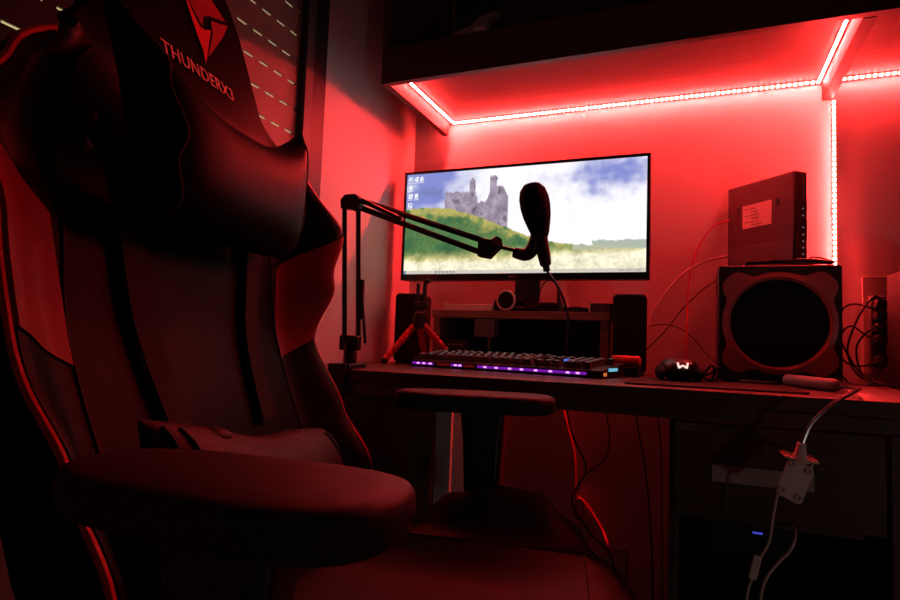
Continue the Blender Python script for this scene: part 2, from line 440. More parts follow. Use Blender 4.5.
m = bpy.data.materials.new('screen_picture'); m.use_nodes = True; N = m.node_tree.nodes; N.clear()
at = N.new('ShaderNodeVertexColor'); at.layer_name = 'picture'; e = N.new('ShaderNodeEmission'); e.inputs[1].default_value = .82
oo = N.new('ShaderNodeOutputMaterial'); m.node_tree.links.new(at.outputs[0], e.inputs[0]); m.node_tree.links.new(e.outputs[0], oo.inputs[0])
link_mesh('screen', me, m, mon)

# ------------------------------------------------------------------ riser and what stands on it
RX0, RX1, RY0, RY1, RZ = -.606, -.178, 1.345, 1.464, .8855
ris = thing('monitor_riser', 'brown wooden riser shelf under the monitor behind the keyboard', 'shelf', (-.39, 1.42, DZ))
def rs(lo, hi): return MB().lohi([lo[0] + .39, lo[1] - 1.42, lo[2] - DZ], [hi[0] + .39, hi[1] - 1.42, hi[2] - DZ])
rs((RX0, RY0, RZ - .018), (RX1, RY1, RZ)).build('top_board', M['riser'], ris, .001)
rs((RX0 + .004, RY0 + .005, DZ), (RX0 + .022, RY1, RZ - .0182)).build('side_board', M['riser'], ris, .001)
rs((RX1 - .022, RY0 + .005, DZ), (RX1 - .004, RY1, RZ - .0182)).build('side_board', M['riser'], ris, .001)
rs((RX0 + .024, RY1 - .02, DZ + .0), (RX1 - .024, RY1 - .012, RZ - .0182)).build('back_board', M['matte'], ris)
bk = thing('white_box', 'flat white box lying on the riser left of the monitor stand', 'box', (-.52, 1.368, RZ), math.radians(-3))
MB().lohi((-.058, -.014, 0), (.070, .03, .015)).build('body', M['white'], bk, .0012)
MB().lohi((-.0595, -.0155, .0), (-.054, .0, .0185)).build('end_flap', M['paper'], bk)
# headphones
hp = thing('headphones', 'black headphones with a round pale rimmed ear cup lying on the riser', 'headphones', (-.415, 1.358, RZ))
MB().lathe([(0, 0), (.020, 0), (.0235, .004), (.0235, .018), (.018, .024), (0, .024)], (-.002, -.012, .0245), (.10, 1, .0), 28).build('ear_cup', M['matte'], hp)
MB().lathe([(.0195, -.001), (.0228, -.002), (.0246, .001), (.0235, .004)], (-.002, -.012, .0245), (.10, 1, 0), 28).build('cup_rim', M['ivory'], hp)
MB().ellipsoid((-.026, .010, .016), (.012, .014, .016)).build('ear_cup', M['matte'], hp)
MB().tube([(-.020, .018, .028), (.012, .020, .030), (.038, .016, .020), (.058, .012, .0085), (.072, .012, .007)], .007, 10).build('headband', M['matte'], hp)
# hub with plug
hb = thing('usb_hub', 'black rounded hub with an upright plug on the riser right of the monitor stand', 'hub', (-.318, 1.368, RZ))
MB().prism([(-.034, 0), (.026, 0), (.024, .014), (.014, .021), (-.018, .021), (-.030, .014)], (0, -.018, 0), (1, 0, 0), (0, 0, 1), (0, .035, 0)).build('body', M['matte'], hb, .003)
MB().tube([(.022, 0, .014), (.021, 0, .030), (.019, 0, .046)], lambda t: .0065 - .004 * t, 10).build('plug', M['black'], hb)
MB().tube([(.019, 0, .046), (.012, .004, .066), (-.006, .008, .074), (-.022, .01, .060), (-.030, .012, .030)], .0014, 6).build('cord', M['black'], hb)
MB().lohi((.024, -.012, .0), (.030, -.006, .018)).build('usb_plug', M['steel'], hb)
cn = thing('cone_stand', 'small white cone shaped stand beside the hub on the riser', 'stand', (-.283, 1.372, RZ))
MB().lathe([(0, 0), (.011, 0), (.009, .006), (.006, .022), (.0045, .037), (0, .038)], (0, 0, 0), (0, 0, 1), 18).build('cone', M['ivory'], cn)
ht = thing('flat_gadget', 'low dark handset lying between the hub and the striped box', 'gadget', (-.258, 1.366, RZ))
MB().prism(rrect(.058, .030, .012), (0, 0, 0), (1, 0, 0), (0, 1, 0), (0, 0, .010)).build('body', M['matte'], ht, .002)
MB().prism(rrect(.03, .014, .005), (0, 0, .0102), (1, 0, 0), (0, 1, 0), (0, 0, .002)).build('button_pad', M['darkgrey'], ht)
fb = thing('dark_box', 'flat dark box with one white edge at the right end of the riser', 'box', (-.2035, 1.366, RZ))
MB().lohi((-.022, -.016, 0), (.026, .02, .020)).build('body', M['darkgrey'], fb, .001)
MB().lohi((-.0225, -.0175, .0), (-.0185, -.0162, .022)).build('edge_strip', M['white'], fb)
# things under the riser
gb = thing('grey_box', 'small grey box hanging up under the riser behind the keyboard', 'box', (-.475, 1.385, DZ))
MB().lohi((-.026, -.02, .071), (.026, .02, .1148)).build('body', M['grey'], gb, .002)
MB().tube([(.008, -.005, 0.001), (.008, -.005, .071)], .0035, 8).build('post', M['grey'], gb)
MB().lohi((-.008, -.018, .0002), (.028, .014, .012)).build('foot', M['ivory'], gb, .001)
cs_ = thing('cable_box', 'low dark box under the riser beside the grey box', 'box', (-.56, 1.40, DZ))
MB().lohi((-.020, -.03, 0), (.040, .03, .062)).build('body', M['darkgrey'], cs_, .002)
MB().lohi((-.010, -.032, .048), (.030, -.0301, .053)).build('slot', M['grey'], cs_)

# ------------------------------------------------------------------ speakers
def speaker(x, y, rot, h, label):
    t = thing('speaker', label, 'speaker', (x, y, DZ), rot, 'desk speakers either side of the riser')
    MB().prism(rrect(.070, h, .010), (0, -.035, h / 2 + .004), (1, 0, 0), (0, 0, 1), (0, .085, 0)).build('cabinet', M['black'], t, .002)
    MB().prism(rrect(.062, h - .008, .008), (0, -.0385, h / 2 + .004), (1, 0, 0), (0, 0, 1), (0, .0033, 0)).build('grille', M['cloth'], t, .001)
    MB().lohi((-.03, -.03, 0), (.03, .045, .0038)).build('foot', M['rubber'], t)
    MB().lathe([(0, 0), (.004, 0), (.004, .003), (0, .003)], (.022, -.0386, .018), (0, -1, 0), 14).build('volume_knob', M['darkgrey'], t)
speaker(-.665, 1.36, math.radians(10), .168, 'black desk speaker left of the riser behind the small tripod')
speaker(-.138, 1.36, math.radians(4), .168, 'black desk speaker right of the riser beside the red cylinder')

# ------------------------------------------------------------------ keyboard
ka = math.radians(-12.5); KL, KD = .44, .118
kb = thing('keyboard', 'black gaming keyboard with purple lit front edge in front of the riser', 'keyboard', (-.588, 1.205, DZ), ka)
MB().prism([(0, 0), (KD, 0), (KD, .026), (.010, .016), (0, .013)], (0, 0, .001), (0, 1, 0), (0, 0, 1), (KL, 0, 0)).build('case', M['black'], kb, .002)
slope = math.atan2(.010, KD - .01)
rows = [  # y, z offset, widths in key units, F row last
    [1.25, 1.25, 1.25, 6.25, 1.25, 1.25, 1.25, 1.25, -.25, 1, 1, 1, -.25, 2, 1],
    [2.25] + [1] * 10 + [2.75, -1.25, 1, -1.25, 1, 1, 1],
    [1.75] + [1] * 11 + [2.25, -3.5, 1, 1, 1],
    [1.5] + [1] * 12 + [1.5, -.25, 1, 1, 1, -.25, 1, 1, 1],
    [1] * 13 + [2, -.25, 1, 1, 1, -.25, 1, 1, 1, 1],
    [1, -1, 1, 1, 1, 1, -.5, 1, 1, 1, 1, -.5, 1, 1, 1, 1],
]
un = (KL - .014) / 22.5; cache = {}; nk = 0
lit = {(3, 17), (3, 18), (2, 12), (4, 3), (4, 9)}
for r, row in enumerate(rows):
    x = .007; yk = .018 + r * .0172 + (.004 if r == 5 else 0); q = 0
    for w in row:
        if w < 0: x += -w * un; continue
        q += 1
        if nk < 100:
            key = round(w, 2)
            if key not in cache:
                mb = MB(); ww = w * un - .0022; dd = .0150; hh = .0095; tx = .0018
                V = [(-ww / 2, -dd / 2, 0), (ww / 2, -dd / 2, 0), (ww / 2, dd / 2, 0), (-ww / 2, dd / 2, 0),
                     (-ww / 2 + tx, -dd / 2 + .002, hh), (ww / 2 - tx, -dd / 2 + .002, hh), (ww / 2 - tx, dd / 2 - .0012, hh), (-ww / 2 + tx, dd / 2 - .0012, hh)]
                mb._add(V, [(3, 2, 1, 0), (4, 5, 6, 7), (0, 1, 5, 4), (1, 2, 6, 5), (2, 3, 7, 6), (3, 0, 4, 7)])
                tz = hh + .0006
                mb._add([(-.0035, -.0015, tz), (.0015, -.0015, tz), (.0015, .0045, tz), (-.0035, .0045, tz)], [(0, 1, 2, 3)])
                o = mb.build('keycap', M['darkgrey'], kb, 0, 1, smooth=False); cache[key] = o
                o.data.materials.append(M['legend']); o.data.polygons[-1].material_index = 1
            else:
                o = cache[key].copy(); C.objects.link(o)
            o.location = (x + w * un / 2, yk, .0172 + (yk - .01) * math.tan(slope) + .0012); o.rotation_euler = (slope, 0, 0); nk += 1
            if (r, q) in lit:
                MB().lohi((-.006, -.0078, .001), (.006, -.0076, .008)).build('key_light', M['keyglow'], o)
        x += w * un
# front light bar in purple runs and two red gaps
def bar(a, b, m, nm='light_segment'): MB().lohi((a * KL, -.0012, .0055), (b * KL, .0005, .0105)).build(nm, m, kb)
for a, b in ((.01, .14), (.245, .31), (.395, .93)): bar(a, b, M['purple'])
for a in (.04, .075, .115, .265, .29, .43, .49, .56, .62, .69, .76, .84, .885): MB().lohi((a * KL, -.0020, .0062), (a * KL + .007, -.0012, .0098)).build('light_spot', M['violet'], kb)
for a, b in ((.165, .235), (.32, .375)): bar(a, b, M['redglow'])
MB().lohi((KL - .001, .03, .0125), (KL + .0012, .075, .0185)).build('end_light', M['cyan'], kb)
MB().lohi((KL - .001, .004, .0045), (KL + .0012, .018, .0105)).build('end_light', M['orange'], kb)
# tan paper note behind the keyboard, red cylinder, mat, mouse, phone
tag(MB().box((0, 0, .012), (.055, .02, .024)).build('tan_block', M['ivory'], None, .003, loc=(-.222, 1.325, DZ)), 'small tan block behind the right end of the keyboard', 'block')
rc = thing('red_cylinder', 'red cylinder lying on a dark stand right of the keyboard', 'can', (-.135, 1.265, DZ), math.radians(-8))
MB().lohi((-.03, -.02, 0), (.028, .02, .020)).build('stand', M['matte'], rc, .002)
MB().lathe([(0, 0), (.009, 0), (.011, .002), (.011, .052), (.009, .056), (0, .056)], (-.028, 0, .0312), (1, 0, 0), 20).build('body', M['redplastic'], rc)
tag(MB().prism(rrect(.26, .20, .012), (0, 0, 0), (1, 0, 0), (0, 1, 0), (0, 0, .003)).build('mouse_pad', M['rubber'], None, .001, loc=(.02, 1.10, DZ)), 'thin dark mouse pad on the desk under the mouse', 'mouse pad')
ms = thing('mouse', 'black gaming mouse with a glowing angular logo on the mouse pad', 'mouse', (-.03, 1.150, DZ + .003), math.radians(8))
MB().ellipsoid((0, .02, .0205), (.032, .058, .0203), p=.8).build('shell', M['black'], ms)
MB().ellipsoid((-.031, .012, .0135), (.010, .045, .013)).build('side_grip', M['matte'], ms)
MB().ellipsoid((.031, .012, .0135), (.010, .045, .013)).build('side_grip', M['matte'], ms)
mk = [(-9, 6), (-6, 6.5), (-5, .5), (-2, 1.5), (0, 3), (2, 1.5), (5, .5), (6, 6.5), (9, 6), (7, -4), (4, -3.5), (0, 0), (-4, -3.5), (-7, -4)]
MB().prism([(a * .0011, b * .0010) for a, b in mk], (0, -.0415, .0265), (1, 0, 0), (0, .35, .94), (0, -.0008, .0003)).build('logo', M['mouselogo'], ms)
MB().tube([(.030, .05, .006), (.046, .03, .010), (.056, 0, .020), (.050, -.012, .030), (.040, -.002, .012), (.046, .012, .003), (.062, .02, .004), (.068, .01, .018), (.062, .0, .026), (.058, .03, .004), (.07, .12, .002)], .0022, 7).build('cord', M['black'], ms)
ph = thing('phone', 'small flat phone lying on the desk in front of the subwoofer', 'phone', (.10, 1.215, DZ), math.radians(-32))
MB().prism(rrect(.064, .030, .010), (0, 0, 0), (1, 0, 0), (0, 1, 0), (0, 0, .007)).build('body', M['black'], ph, .002)
MB().prism(rrect(.058, .025, .008), (0, 0, .0072), (1, 0, 0), (0, 1, 0), (0, 0, .0008)).build('glass', M['glass'], ph)

# ------------------------------------------------------------------ subwoofer and router
SX, SY, SW, SH = .138, 1.275, .206, .2175
sub = thing('subwoofer', 'large black subwoofer with a ringed front at the right of the desk', 'speaker', (SX, SY, DZ + .006), 0)
MB().lohi((-SW / 2, 0, 0), (SW / 2, .185, SH)).build('cabinet', M['subbox'], sub, .003)
for sx in (-1, 1):
    for yy in (.02, .165): MB().cyl((sx * (SW / 2 - .02), yy, -.006), (0, 0, 1), .010, .0058, 14).build('foot', M['rubber'], sub)
# trim ring: octagonal-eared frame round a circular opening
cx, cz, R1 = 0, SH / 2 - .001, .082
fr = MB(); n = 96; outer = []; inner = []
for k in range(n):
    a = 2 * PI * k / n; d = math.degrees(a) % 90
    ear = math.exp(-((d - 45) / 15) ** 4)
    sq = .099 / max(abs(math.cos(a)), abs(math.sin(a)))
    r = min(sq, .0955 + .026 * ear)
    outer.append((cx + r * math.cos(a), cz + r * math.sin(a))); inner.append((cx + R1 * math.cos(a), cz + R1 * math.sin(a)))
bm = fr.bm
A = [bm.verts.new((x, -.0005, z)) for x, z in outer]; B = [bm.verts.new((x, -.010, z)) for x, z in outer]
D = [bm.verts.new((cx + (x - cx) * 1.06, -.012, cz + (z - cz) * 1.06)) for x, z in inner]; E_ = [bm.verts.new((x, -.006, z)) for x, z in inner]; F_ = [bm.verts.new((x, -.0005, z)) for x, z in inner]
for P_, Q_ in ((A, B), (B, D), (D, E_), (E_, F_)):
    for k in range(n): bm.faces.new((P_[k], P_[(k + 1) % n], Q_[(k + 1) % n], Q_[k]))
fr.build('front_trim', M['subring'], sub)
MB().lathe([(0, -.0035), (.025, -.005), (.055, -.004), (.0815, -.0015), (.0815, -.0004), (0, -.0004)], (cx, 0, cz), (0, 1, 0), 64).build('grille', M['cloth'], sub)
# dark clutter of cables on top is a coiled lead
cc = thing('cable_coil', 'black cable coiled loosely on top of the subwoofer round the router', 'cable', (SX, SY + .02, DZ + .006 + SH))
pts = []
for k in range(56):
    a = k * .62; pts.append((.02 + (.066 + .012 * math.sin(k * 1.7)) * math.cos(a), .006 + .014 * math.sin(a) + .004 * math.sin(k * 2.3), .004 + .005 * (k % 5) / 5 + .004 * abs(math.sin(k * 1.3))))
MB().tube(pts, .0022, 6, smooth=3).build('loops', M['black'], cc)
MB().tube([(.045, .0, .006), (.060, .0, .017), (.085, .005, .012), (.092, .012, .006)], .0016, 6).build('loose_end', M['black'], cc)
ro_a = math.atan2(1.33 - 1.46, .17 - .053)
RZ0 = DZ + .006 + SH
ro = thing('router', 'dark red lit router box standing upright on the subwoofer with a white label', 'router', (.1115 + .004, 1.395, RZ0), ro_a)
RW, RH, RT = .172, .196, .034
MB().lohi((-RW / 2, 0, .004), (RW / 2, RT, RH)).build('case', M['router'], ro, .003)
MB().lohi((-RW / 2 + .003, -.0016, .004), (RW / 2 - .003, -.0003, .060)).build('lower_band', M['darkgrey'], ro, .001)
MB().lohi((-RW / 2 + .02, .004, 0), (RW / 2 - .02, RT - .004, .0038)).build('foot', M['rubber'], ro)
lb = MB().lohi((-.042, -.0014, .098), (.032, -.0003, .148)).build('label', M['paper'], ro)
random.seed(9)
for i in range(6):
    xa = -.037 if i % 2 else -.020
    MB().lohi((xa, -.0020, .103 + i * .007), (xa + .018 + .022 * random.random(), -.0015, .1045 + i * .007)).build('label_print', M['print_'], lb)
for xa in (-.056, .046):
    MB().prism([(-.0035, -.005), (.0035, -.005), (.0035, .001), (.0015, .009), (-.0015, .009), (-.0035, .001)], (xa, -.0018, .139 + .0), (1, 0, 0), (0, 0, 1), (0, .0014, 0)).build('mounting_slot', M['gloss'], ro)
for i, zz in enumerate((.030, .043, .056, .069, .083, .107, .121)):
    MB().cyl((RW / 2 + .0001, RT * .62, zz), (1, 0, 0), .0016, .0008, 10).build('status_light', M['ledgreen'], ro)
# cables falling from the router to the desk
def cable(name, pts, r, m, label): return tag(MB().tube(pts, r, 7, smooth=6).build(name, m), label, 'cable')
cable('network_cable', [(.062, 1.452, 1.100), (.025, 1.46, 1.085), (-.010, 1.46, 1.02), (-.022, 1.46, .95), (-.024, 1.45, .86), (-.026, 1.43, .79), (-.022, 1.40, DZ + .004)], .0018, M['redcable'], 'thin red lit cable dropping from the router top to the desk by the mouse')
cable('network_cable', [(.060, 1.455, 1.020), (.02, 1.46, 1.012), (-.03, 1.46, .985), (-.075, 1.46, .93), (-.105, 1.46, .875), (-.118, 1.45, .82)] + [(-.120, 1.44, DZ + .004)], .0026, M['ivory'], 'pale cable curving from the router foot down behind the right desk speaker')
cable('speaker_cable', [(.045, 1.48, .975), (.005, 1.47, .945), (-.035, 1.46, .90), (-.075, 1.45, .845), (-.115, 1.45, .80), (-.145, 1.46, DZ + .003)], .0018, M['darkgrey'], 'dark cable slanting from the subwoofer top to behind the right speaker')
cable('speaker_cable', [(.050, 1.48, .77), (.02, 1.47, .80), (-.02, 1.46, .845), (-.06, 1.46, .865), (-.10, 1.46, .862), (-.14, 1.47, .85), (-.15, 1.48, .78)], .0016, M['darkgrey'], 'dark cable arching low across the wall between subwoofer and right speaker')

# ------------------------------------------------------------------ power strip and plugs
ps = thing('power_strip', 'dark power strip fixed upright on the wall right of the subwoofer', 'power strip', (.342, YB, .775))
MB().prism(rrect(.052, .205, .004), (.002, -.0006, .100), (1, 0, 0), (0, 0, 1), (0, -.006, 0)).build('back_plate', M['ivory'], ps, .001)
MB().lohi((-.016, -.030, .012), (.012, -.0068, .160)).build('body', M['darkgrey'], ps, .003)
for i, zz in enumerate((.028, .070, .094, .118, .142)):
    MB().lohi((-.012, -.062, zz - .008), (.010, -.0303, zz + .008)).build('plug', M['black'], ps, .003)
pcs = [
    ('black cable looping left from the lowest plug of the power strip', [(.340, 1.437, .803), (.325, 1.42, .80), (.300, 1.43, .79), (.275, 1.45, .80), (.262, 1.46, .84), (.258, 1.47, .90), (.262, 1.475, .93)]),
    ('black cable arching from the second plug of the power strip to the desk', [(.340, 1.437, .845), (.310, 1.42, .85), (.285, 1.43, .87), (.268, 1.44, .85), (.262, 1.45, .80), (.285, 1.45, DZ + .003), (.33, 1.40, DZ + .003)]),
    ('black cable curling from the third plug of the power strip', [(.340, 1.437, .869), (.315, 1.41, .865), (.292, 1.42, .83), (.298, 1.42, .78), (.320, 1.42, .765), (.335, 1.42, .80), (.325, 1.43, .825)]),
    ('black cable rising above the fourth plug of the power strip', [(.340, 1.437, .893), (.318, 1.42, .905), (.290, 1.43, .915), (.270, 1.44, .90), (.266, 1.44, .85), (.29, 1.43, .79), (.31, 1.40, DZ + .003)]),
    ('thin black lead from the topmost plug of the power strip', [(.340, 1.437, .917), (.322, 1.42, .930), (.296, 1.43, .885), (.280, 1.44, .82), (.30, 1.44, .77), (.345, 1.42, DZ + .003)]),
]
for lab, p in pcs: cable('power_cable', p, .0021, M['black'], lab)
tag(MB().lohi((0, 0, 0), (.16, .17, .215)).build('dark_filler_box', M['matte'], None, .004, loc=(.334, 1.215, DZ)), 'plain dark box added over the dark right edge beyond the power strip', 'case')  # plain box added to cover the dark area at the right edge

# ------------------------------------------------------------------ clip lamp hanging off the desk
la = thing('clip_lamp', 'white clip lamp hanging by its gooseneck over the desk front', 'lamp', (.16, EY, DZ))
def q(p): return (p[0] - .16, p[1] - EY, p[2] - DZ)
h0, h1 = Vector(q((.142, 1.205, .7635))), Vector(q((.206, 1.105, .7625)))
MB().lathe([(0, -.002), (.007, 0), (.0105, .004), (.0105, .105), (.008, .113), (.004, .116), (0, .116)], h0, h1 - h0, 20).build('lamp_head', M['grey'], la)
MB().tube([q(p) for p in ((.205, 1.102, .7625), (.214, 1.05, .762), (.206, .99, .764), (.190, .935, .764), (.160, .905, .748), (.134, .893, .722), (.123, .890, .695))], .0026, 8).build('gooseneck', M['steel'], la)
MB().lathe([(0, 0), (.0050, 0), (.0065, .012), (.011, .021), (.012, .024), (0, .024)], q((.1225, .890, .697)), (-.10, 0, -1), 18).build('neck_collar', M['white'], la)
cl = math.radians(18)
def clip_plate(p, sx, sy, rot, nm, par=la):
    m_ = MB(); m_.prism(rrect(sx, sy, .006), (-0, 0, 0), (1, 0, 0), (0, 1, 0), (0, 0, .0028)); o = m_.build(nm, M['white'], par, .0008)
    o.location = q(p); o.rotation_euler = rot; return o
jaw = clip_plate((.1205, .905, .6760), .040, .046, (math.radians(3), math.radians(7), math.radians(4)), 'upper_jaw')
jaw2 = clip_plate((.1130, .880, .6500), .032, .050, (math.radians(72), math.radians(24), math.radians(4)), 'lower_jaw')
for sx, sy in ((-.012, -.018), (.012, -.018), (-.012, .018), (.012, .018)):
    MB().lathe([(.0022, .0029), (.0046, .0029), (.0046, .0048), (.0022, .0052), (.0022, .0029)], (sx * .82, sy, 0), (0, 0, 1), 16).build('rubber_pad', M['ivory'], jaw2)
MB().tube([q((.108, .888, .672)), q((.112, .890, .660)), q((.109, .888, .650))], .003, 8).build('spring', M['steel'], la)
MB().tube([q((.134, .892, .672)), q((.131, .892, .655))], .002, 8).build('spring', M['steel'], la)
MB().tube([q(p) for p in ((.104, .890, .661), (.097, .888, .640), (.090, .888, .60), (.086, .889, .570), (.075, .890, .545))], .0017, 7).build('cord', M['offwhite'], la)
MB().prism(rrect(.010, .032, .003), q((.0695, .886, .534)), (.97, 0, -.22), (.22, 0, .97), (0, .008, 0)).build('inline_switch', M['white'], la, .0012)
MB().tube([q(p) for p in ((.066, .890, .518), (.061, .889, .50), (.058, .889, .46), (.058, .889, .40), (.062, .90, .20), (.07, .91, .006))], .0017, 7).build('cord', M['offwhite'], la)
cable('charging_cable', [(.124, 1.06, .578), (.121, .935, .574), (.112, .912, .555), (.098, .905, .540), (.082, .90, .515), (.076, .90, .48), (.074, .90, .40), (.08, .91, .2), (.09, .92, .006)], .0019, M['offwhite'], 'pale cable curving out of the bay under the drawer')

# ------------------------------------------------------------------ boom arm and microphone
ar = thing('boom_arm', 'black scissor boom arm clamped to the left of the desk', 'boom arm', (-.606, 1.0, DZ))
def a_(p): return (p[0] + .606, p[1] - 1.0, p[2] - DZ)
MB().lohi((-.018, -.052, .001), (.018, .010, .010)).build('clamp', M['metal'], ar, .002)
MB().lohi((-.018, -.066, -.055), (.018, -.0575, .010)).build('clamp_back', M['metal'], ar, .002)
MB().lathe([(0, 0), (.013, 0), (.013, .03), (.010, .034), (.010, .040), (0, .040)], (0, -.02, .010), (0, 0, 1), 20).build('swivel_post', M['metal'], ar)
MB().lohi((-.022, -.028, .034), (.018, -.010, .062)).build('lower_bracket', M['metal'], ar, .003)
EL = Vector((-.630, 1.0, 1.080))
def bar_(p0, p1, nm, t=.009, par=ar):
    p0, p1 = Vector(a_(p0)), Vector(a_(p1)); MB().tube([p0, p1], t / 2 * 1.3, 4, smooth=1).build(nm, M['metal'], par, .0008)
bar_((-.622, .983, .800), (-.648, 1.0, 1.075), 'lower_bar')
bar_((-.592, .983, .800), (-.616, 1.0, 1.065), 'lower_bar')
MB().prism([(-.022, -.012), (.018, -.016), (.022, .004), (.010, .016), (-.014, .016), (-.024, .006)], a_((-.630, .992, 1.074)), (1, 0, 0), (0, 0, 1), (0, .018, 0)).build('elbow_bracket', M['metal'], ar, .002)
MB().cyl(a_((-.610, .992, 1.060)), (0, -1, 0), .008, .012, 16).build('elbow_knob', M['black'], ar)
bar_((-.622, 1.0, 1.081), (-.366, 1.03, .996), 'upper_bar')
bar_((-.612, 1.0, 1.063), (-.364, 1.03, .972), 'upper_bar')
MB().tube([a_((-.590, .985, .845)), a_((-.594, .99, .92))], .0055, 8).build('spring', M['metal'], ar)
MB().tube([a_((-.575, .980, .800)), a_((-.578, .98, .825)), a_((-.590, .983, .90))], .003, 8).build('spring_rod', M['metal'], ar)
MB().tube([a_((-.604, .99, 1.076)), a_((-.55, .995, 1.050)), a_((-.52, 1.0, 1.036))], .0045, 8).build('spring', M['metal'], ar)
MB().prism([(-.018, -.022), (.004, -.026), (.026, -.004), (.026, .004), (-.018, .014)], a_((-.356, 1.022, .988)), (1, 0, 0), (0, 0, 1), (0, .018, 0)).build('head_bracket', M['metal'], ar, .002)
MB().lathe([(0, 0), (.010, 0), (.012, .004), (.010, .008), (0, .008)], a_((-.338, 1.02, .989)), (.6, -.6, .3), 6).build('head_knob', M['black'], ar)
MB().tube([a_((-.336, 1.03, .984)), a_((-.300, 1.03, .975))], .0035, 8).build('stub_rod', M['metal'], ar)
MB().tube([a_((-.306, 1.03, .9725)), a_((-.288, 1.03, .968)), a_((-.276, 1.03, .974)), a_((-.268, 1.03, .992)), a_((-.266, 1.03, 1.010))], lambda t: .0095 + .0025 * math.sin(t * 3), 10).build('mic_clip', M['black'], ar)
# microphone with foam cover, slightly leaning
md = Vector((-.023, 0, .112)).normalized()
mp0 = Vector((-.248, 1.03, .948))
mic = thing('microphone', 'black microphone with foam cover held by the boom arm before the screen', 'microphone', mp0)
MB().lathe([(0, 0), (.0085, 0), (.0100, .003), (.0115, .020), (.0120, .055), (.013, .062), (0, .062)], (0, 0, 0), md, 24).build('body', M['black'], mic)
MB().lathe([(.012, .050), (.016, .058), (.020, .072), (.0245, .090), (.0268, .108), (.0264, .124), (.0228, .139), (.0150, .1485), (0, .150)], (0, 0, 0), md, 28).build('foam_cover', M['foam'], mic)
MB().tube([Vector((0, 0, 0)) - md * .010, Vector((0, 0, 0)) + md * .002], .0062, 12).build('plug', M['metal'], mic)
MB().tube([tuple(Vector(p) - mp0) for p in ((-.247, 1.03, .940), (-.236, 1.032, .925), (-.226, 1.05, .905), (-.218, 1.08, .868), (-.230, 1.14, .835), (-.254, 1.25, .803), (-.270, 1.335, .765))], .0022, 7, smooth=6).build('cord', M['black'], mic)

# ------------------------------------------------------------------ flexible tripod
tr = thing('mini_tripod', 'small tripod with segmented red legs and black phone clamp beside the keyboard', 'tripod', (-.612, 1.285, DZ))
def t_(p): return Vector((p[0] + .612, p[1] - 1.285, p[2] - DZ))
def seg_leg(p0, p1, n=8):
    p0, p1 = t_(p0), t_(p1); d = p1 - p0; L_ = d.length; prof = []
    for i in range(n):
        b = L_ * i / n; s = L_ / n
        prof += [(.0066, b), (.0080, b + s * .15), (.0080, b + s * .85), (.0066, b + s * .98)]
    prof = [(0, 0)] + prof + [(.0066, L_ * 1.0), (.0066, L_ * 1.06), (0, L_ * 1.07)]
    o = MB().lathe(prof, p0, d, 16).build('leg', M['redplastic'], tr)
    e = t_(tuple((p1 + Vector((-.612, 1.285, DZ)))))
    MB().lathe([(0, 0), (.0072, 0), (.0072, .009), (.005, .012), (0, .012)], p1 - d.normalized() * .002, d, 14).build('rubber_foot', M['black'], o)
hub = (-.609, 1.285, .855)
seg_leg((hub[0] - .012, hub[1] - .004, hub[2] - .012), (-.672, 1.240, .762))
seg_leg((hub[0] - .002, hub[1] + .006, hub[2] - .012), (-.606, 1.318, .765))
seg_leg((hub[0] + .010, hub[1] - .000, hub[2] - .008), (-.556, 1.330, .786))
MB().lathe([(0, -.020), (.014, -.016), (.017, 0), (.014, .018), (.007, .024), (.006, .030), (0, .030)], t_(hub), (0, 0, 1), 18).build('hub', M['black'], tr)
MB().lohi(t_((-.622, 1.279, .884)), t_((-.594, 1.295, .900))).build('clamp_body', M['black'], tr, .002)
MB().lohi(t_((-.620, 1.282, .9002)), t_((-.614, 1.292, .945))).build('clamp_finger', M['black'], tr, .002)
MB().prism([(-.0035, 0), (.0035, 0), (.0045, .042), (.013, .047), (.013, .053), (.0, .053)], t_((-.6005, 1.280, .9002)), (1, 0, 0), (0, 0, 1), (0, .014, 0)).build('clamp_finger', M['black'], tr, .001)

# ------------------------------------------------------------------ cables under the desk
cable('hanging_cable', [(-.318, 1.484, .76), (-.311, 1.484, .68), (-.292, 1.484, .61), (-.276, 1.484, .55), (-.272, 1.484, .50), (-.268, 1.484, .455), (-.25, 1.484, .43), (-.255, 1.478, .40), (-.272, 1.478, .41), (-.262, 1.478, .445), (-.24, 1.478, .43), (-.205, 1.478, .38), (-.18, 1.45, .345), (-.150, 1.45, .35), (-.145, 1.45, .31), (-.155, 1.44, .20), (-.12, 1.44, .008)], .0036, M['redcable'], 'thick red cable hanging in a loop below the middle of the desk')
cable('hanging_cable', [(-.455, 1.484, .76), (-.452, 1.484, .60), (-.456, 1.482, .45), (-.45, 1.46, .25), (-.44, 1.45, .007)], .0018, M['redcable'], 'thin red cable hanging straight down behind the chair armrest')
cable('hanging_cable', [(-.285, 1.40, .727), (-.275, 1.42, .62), (-.24, 1.44, .53), (-.26, 1.44, .48), (-.272, 1.45, .44), (-.23, 1.45, .38), (-.17, 1.45, .30), (-.16, 1.44, .007)], .0022, M['black'], 'black cable hanging beside the red cable below the desk')
cable('hanging_cable', [(-.22, 1.44, .727), (-.19, 1.45, .62), (-.20, 1.46, .55), (-.25, 1.46, .50), (-.262, 1.46, .46)], .0018, M['black'], 'thin black cable slanting to the tangle under the desk')
cable('hanging_cable', [(-.14, 1.44, .727), (-.125, 1.46, .62), (-.105, 1.46, .50), (-.09, 1.45, .30), (-.09, 1.44, .007)], .002, M['black'], 'black cable hanging just left of the drawer cabinet')
cable('hanging_cable', [(-.10, 1.44, .727), (-.085, 1.46, .66), (-.075, 1.46, .56), (-.07, 1.45, .30), (-.065, 1.44, .007)], .0016, M['black'], 'thin black lead against the side of the drawer cabinet')

